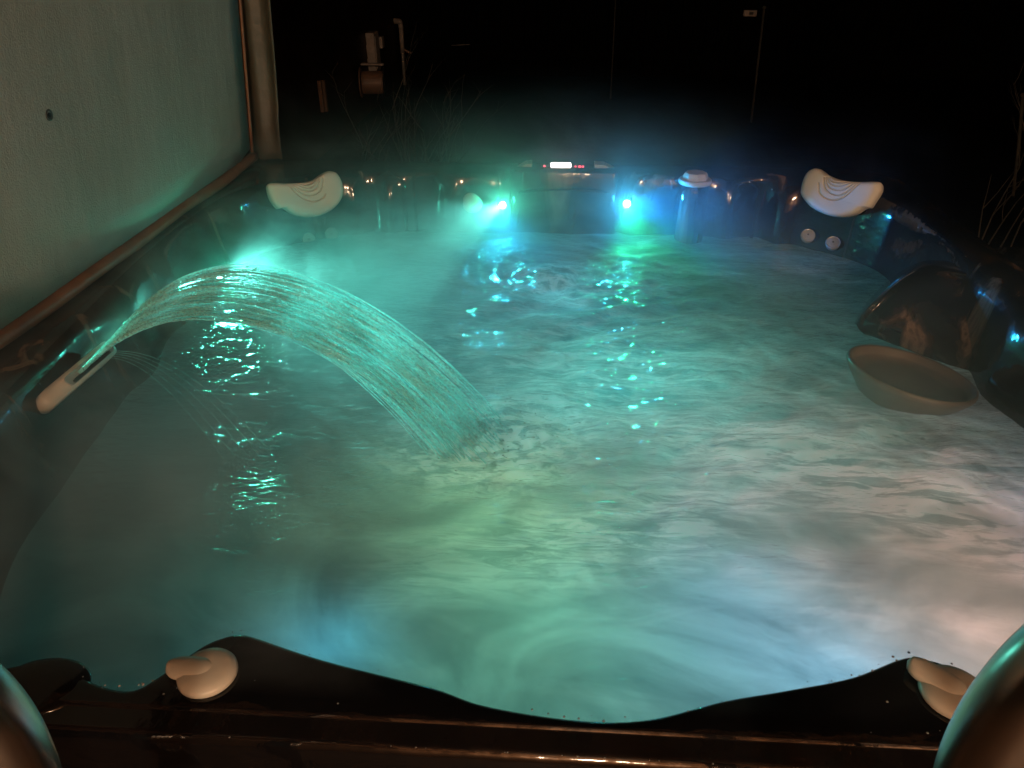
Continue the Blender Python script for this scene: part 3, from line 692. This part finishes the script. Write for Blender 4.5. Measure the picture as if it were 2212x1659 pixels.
# far board fence, almost black
fn=empty('board_fence',(0,10.6,0),'dark vertical board fence across the back of the yard','fence')
bm=bmesh.new()
for k in range(90):
    x=-1.9+k*.15; box(bm,(x,10.60+random.uniform(-.004,.004),.62+random.uniform(-.01,.01)),(.14,.02,1.28))
bm_obj('boards',bm,simple('fence_board',(.0016,.0014,.0013),.9,0,6,.5,.002,0,.05),fn)
for z in (.25,1.05):
    bm=bmesh.new(); box(bm,(3.6,10.57,z),(11,.03,.07)); bm_obj('cross_rail',bm,simple('fence_rail',(.002,.0018,.0016),.9,spec=.05),fn,bevel=.003)
a=Yp(975,98,10.56); b=Yp(1015,96,10.56)
o=tag(tube('fence_wire',[a,(a+b)/2,b],.004,GALV),'short bright wire lying level against the far fence','wire')

# bare shrubs
def shrub(px,py0,py1,y,label,n=7,spread=.22,seed=0):
    random.seed(seed); b=Yp(px,py1,y); t=Yp(px,py0,y); H=t.z
    root=empty('bare_shrub',(b.x,y,0),label,'shrub'); V,F=[],[]
    def grow(p,d,l,r,dep):
        pts=[p]; q=p.copy()
        for k in range(5):
            d=(d+Vector((random.gauss(0,.10),random.gauss(0,.10),random.gauss(0,.04)))).normalized(); q=q+d*(l/5); pts.append(q.copy())
            if dep<3 and k>=1 and random.random()<.5:
                nd=(d+Vector((random.gauss(0,.5),random.gauss(0,.4),random.uniform(-.05,.35)))).normalized(); grow(q.copy(),nd,l*.48,r*.55,dep+1)
        tube_data(V,F,pts,lambda t:r*(1-.75*t),5)
    for k in range(n):
        grow(Vector((b.x+random.gauss(0,.05),y+random.gauss(0,.05),-.01)),Vector((random.gauss(0,spread),random.gauss(0,.12),1)),H*random.uniform(.75,1),.0055,0)
    mesh_obj('branches',V,F,TWIG,root)
shrub(905,215,345,4.6,'bare twiggy shrub with forked branches behind the left half of the tub',9,.14,2)
shrub(955,245,345,4.4,'single upright bare sapling right of the twiggy shrub',2,.03,5)
shrub(792,275,345,4.3,'low bare shrub behind the left pillow, nearest the house wall',5,.15,9)
shrub(2150,290,520,4.2,'tall bare shrub in the dark at the far right',5,.12,12)

# ---------------------------------------------------------------- porch over and behind the camera
pr=empty('porch_roof',(0,-1.5,2.9),'cedar porch roof with open rafters above the near end of the tub','roof')
bm=bmesh.new(); box(bm,(0,-1.45,3.02),(5.6,5.1,.03)); bm_obj('roof_boards',bm,ROOFW,pr)
for k in range(12):
    bm=bmesh.new(); box(bm,(-2.55+k*.46,-1.45,2.92),(.09,5.1,.16)); bm_obj('rafter',bm,ROOFW,pr,bevel=.004)
bm=bmesh.new(); box(bm,(0,1.12,2.92),(5.6,.05,.22)); bm_obj('fascia',bm,ROOFW,pr,bevel=.004)
for x in (-2.6,2.6):
    bm=bmesh.new(); box(bm,(x,1.0,1.42),(.12,.12,2.84)); bm_obj('post',bm,ROOFW,pr,bevel=.006)
pw=empty('porch_wall',(0,-4,0),'cedar clad house wall behind the camera holding the porch lantern','wall')
bm=bmesh.new()
for k in range(24): box(bm,(0,-4.05,.06+k*.125),(5.6,.03,.121))
bm_obj('cladding',bm,ROOFW,pw)
LZ=[]
for lx,lab in ((.35,'lit warm wall lantern on the porch wall, the one straight behind the camera'),(2.35,'lit warm wall lantern on the porch wall, the one towards the right-hand post')):
    lz=Vector((lx,-3.75,2.35)); LZ.append(lz)
    la=empty('porch_lantern',lz,lab,'lantern','lanterns on the porch wall')
    bm=bmesh.new(); lathe(bm,[(.02,-.11),(.05,-.10),(.055,.07),(.03,.09)],0,lz,seg=12); bm_obj('glass',bm,LAMPE,la)
    bm=bmesh.new(); lathe(bm,[(.09,.09),(.075,.11),(.02,.16)],0,lz,seg=12); bm_obj('lantern_cap',bm,DRK,la)
    bm=bmesh.new(); box(bm,lz+Vector((0,-.17,.12)),(.03,.24,.03)); bm_obj('bracket',bm,DRK,la)

# ---------------------------------------------------------------- lights
def point(name,loc,col,W,rad=.02,spot=None,aim=None,blend=.6,parent=None):
    l=D.lights.new(name,'SPOT' if spot else 'POINT'); l.color=col; l.energy=W; l.shadow_soft_size=rad
    if spot: l.spot_size=R(spot); l.spot_blend=blend
    o=D.objects.new(name,l); COL.objects.link(o); o.location=loc
    if spot: o.rotation_euler=Vector(aim).to_track_quat('-Z','Y').to_euler()
    return o
for lz in LZ: point('lantern_light',lz+Vector((.0,.20,-.02)),(1,.70,.45),245,.14)
# LEDs above the water line: tinted beams from each lens, plus added spots that brighten the arc
point('led_light_a',P1+Vector((0,-.025,.004)),(.05,1,.62),2.0,.010)
point('led_light_a_green',P1+Vector((0,-.022,.0)),(.03,1,.38),2.2,.010,95,(-.35,-.6,-.5),1)
point('led_light_a_blue',P1+Vector((0,-.022,-.01)),(.02,.50,1),10,.010,110,(.10,-.85,-.5),1)
point('arc_fill_a',P1+Vector((0,-.024,.004)),(.16,1,.86),75,.008,25,(-.27,-1,.14),.6)  # added spot, brightens the water arc in teal
point('led_light_b',P2+Vector((0,-.025,.004)),(.03,.50,1),3.2,.010)
point('led_light_b_blue',P2+Vector((0,-.022,.0)),(.01,.30,1),24,.010,80,(.85,-.5,.12),1)
point('led_light_b_green',P2+Vector((0,-.022,-.01)),(.02,1,.34),11,.010,100,(.25,-.8,-.5),1)
point('led_light_c',P3+Vector((.02,-.01,.004)),(.03,1,.55),.9,.008)
point('led_light_c_beam',P3+Vector((.02,-.01,.0)),(.08,1,.66),3.5,.008,100,(1,-.9,.12),.9)
for q in (.45,.6,.75,.9):
    point('spout_light',A.lerp(B,q)+upn*.016-side*.008,(.16,1,.66),1.6,.006,40,(.75,.02,.62))
point('arc_fill_c',P3+Vector((.022,-.012,.004)),(.16,1,.82),75,.008,54,(.72,-.55,.26),.7)  # added spot beside the left LED, lights the arc threads
# lamps in the footwell, under the surface, plus an added pink one below the plume
for i,(x,y,z,c,W,r) in enumerate((
 (.02,2.05,.42,(.05,.62,.80),6.0,.10),(-.22,1.80,.38,(.04,.42,.62),2.2,.10),(.16,1.52,.38,(.05,.85,.78),10.5,.14),
 (-.10,1.04,.42,(.50,.90,.25),3.6,.08),(-.30,.74,.57,(.04,.62,1.0),.75,.04),(-.02,.82,.45,(.16,.88,.52),3.6,.12),
 (.14,.66,.42,(.07,.62,.45),1.5,.10),(.28,.82,.46,(.06,.42,.85),3.4,.10),(.42,.70,.53,(.03,.55,1.0),1.5,.05),
 (.36,1.14,.44,(.62,.60,.62),2.4,.10),(.68,.86,.43,(1,.50,.38),14,.14),(.93,1.0,.50,(.10,.42,1),6.5,.06),(.36,1.66,.42,(.10,.75,.40),1.0,.1),  # strong pink lamp is added to imitate lantern light on the plume
 (-.55,1.5,.42,(.05,.50,.45),.35,.1),(-.42,1.05,.44,(.40,.42,.32),.35,.12),(-.10,1.38,.44,(.05,.55,.62),1.6,.08),(.62,1.25,.44,(.6,.55,.45),1.2,.1))):
    c=tuple(.07+.93*q for q in c); point('footwell_and_plume_light',(x,y,z+.05),c,W*.36,r)

# ---------------------------------------------------------------- steam
bm=bmesh.new(); box(bm,(0,1.52,.985),(1.98,2.04,.60))
def m_steam(nt,out):
    vec=coords(nt); 
    n=noisen(nt,coords(nt,(.75,1.5,1.2),(0,0,R(35))),3.6,4,.62,1.1)
    sx=N(nt,'ShaderNodeSeparateXYZ'); L(nt,vec,sx.inputs[0])
    hr_=N(nt,'ShaderNodeMapRange'); L(nt,sx.outputs[2],hr_.inputs['Value']); hr_.inputs['From Min'].default_value=.70; hr_.inputs['From Max'].default_value=1.24; hr_.inputs['To Min'].default_value=1; hr_.inputs['To Max'].default_value=0
    pw_=N(nt,'ShaderNodeMath',operation='POWER'); L(nt,hr_.outputs[0],pw_.inputs[0]); pw_.inputs[1].default_value=2.0
    rm=N(nt,'ShaderNodeMapRange'); L(nt,n,rm.inputs['Value']); rm.inputs['From Min'].default_value=.44; rm.inputs['From Max'].default_value=.70; rm.inputs['To Min'].default_value=.08; rm.inputs['To Max'].default_value=1.9
    # a thick plume rolls over the near right corner
    def blob(c,s,rz):
        mp=N(nt,'ShaderNodeMapping'); mp.vector_type='TEXTURE'; mp.inputs['Location'].default_value=c; mp.inputs['Rotation'].default_value=(0,0,rz); mp.inputs['Scale'].default_value=s
        L(nt,vec,mp.inputs[0]); g=N(nt,'ShaderNodeTexGradient',gradient_type='QUADRATIC_SPHERE'); L(nt,mp.outputs[0],g.inputs[0]); return g.outputs[1]
    b1=blob((.62,.86,.74),(.62,.24,.16),R(-33)); b2=blob((-.60,2.1,.78),(.34,.13,.13),R(-52)); 
    b3=blob((.02,2.42,.86),(.80,.5,.40),0)
    b4=blob((.64,1.34,.72),(.34,.24,.17),R(-30)); b5=blob((-.66,.92,.76),(.32,.70,.22),0); bb=N(nt,'ShaderNodeMath',operation='ADD'); L(nt,b4,bb.inputs[0]); L(nt,b5,bb.inputs[1])
    m1=N(nt,'ShaderNodeMath',operation='MULTIPLY'); L(nt,pw_.outputs[0],m1.inputs[0]); L(nt,rm.outputs[0],m1.inputs[1])
    m2=N(nt,'ShaderNodeMath',operation='MULTIPLY_ADD'); L(nt,b1,m2.inputs[0]); m2.inputs[1].default_value=7.0
    def sm(sock,a,b):
        q=N(nt,'ShaderNodeMapRange'); q.interpolation_type='SMOOTHSTEP'; L(nt,sock,q.inputs['Value']); q.inputs['From Min'].default_value=a; q.inputs['From Max'].default_value=b; return q.outputs[0]
    xy=N(nt,'ShaderNodeMath',operation='MULTIPLY'); L(nt,sm(sx.outputs[0],.30,.70),xy.inputs[0]); L(nt,sm(sx.outputs[1],1.0,1.35),xy.inputs[1])
    iv=N(nt,'ShaderNodeMath',operation='MULTIPLY_ADD'); L(nt,xy.outputs[0],iv.inputs[0]); iv.inputs[1].default_value=-.85*STEAM; iv.inputs[2].default_value=STEAM
    s1=N(nt,'ShaderNodeMath',operation='MULTIPLY'); L(nt,m1.outputs[0],s1.inputs[0]); L(nt,iv.outputs[0],s1.inputs[1])
    L(nt,s1.outputs[0],m2.inputs[2])
    m3=N(nt,'ShaderNodeMath',operation='MULTIPLY_ADD'); L(nt,b2,m3.inputs[0]); m3.inputs[1].default_value=6.0; L(nt,m2.outputs[0],m3.inputs[2])
    v=N(nt,'ShaderNodeVolumePrincipled'); v.inputs['Color'].default_value=(.95,.95,.95,1); v.inputs['Anisotropy'].default_value=.1
    m4=N(nt,'ShaderNodeMath',operation='MULTIPLY_ADD'); L(nt,b3,m4.inputs[0]); m4.inputs[1].default_value=1.25; L(nt,m3.outputs[0],m4.inputs[2])
    m5=N(nt,'ShaderNodeMath',operation='MULTIPLY_ADD'); L(nt,bb.outputs[0],m5.inputs[0]); m5.inputs[1].default_value=6; L(nt,m4.outputs[0],m5.inputs[2]); L(nt,m5.outputs[0],v.inputs['Density']); L(nt,v.outputs[0],out.inputs['Volume'])
STEAM=2.2
st=bm_obj('steam',bm,mat('steam_volume',m_steam)); tag(st,'pale steam drifting low over the hot tub water','steam',kind='stuff')

# ---------------------------------------------------------------- night air
wd=D.worlds.new('World'); S.world=wd; wd.use_nodes=True; nt=wd.node_tree; bg=nt.nodes['Background']
sky=nt.nodes.new('ShaderNodeTexSky'); sky.sky_type='NISHITA'; sky.sun_disc=False; sky.sun_elevation=R(-8); sky.sun_rotation=R(200)
nt.links.new(sky.outputs[0],bg.inputs[0]); bg.inputs[1].default_value=.05
S.view_settings.view_transform='Standard'; S.view_settings.look='None'; S.view_settings.exposure=0; S.view_settings.gamma=1
cy_=S.cycles; cy_.use_denoising=True; cy_.max_bounces=6; cy_.diffuse_bounces=2; cy_.glossy_bounces=3; cy_.transmission_bounces=3; cy_.transparent_max_bounces=24; cy_.volume_bounces=0
cy_.volume_step_rate=2.0; cy_.volume_max_steps=96; cy_.caustics_reflective=False; cy_.caustics_refractive=False; cy_.sample_clamp_indirect=4; cy_.sample_clamp_direct=0
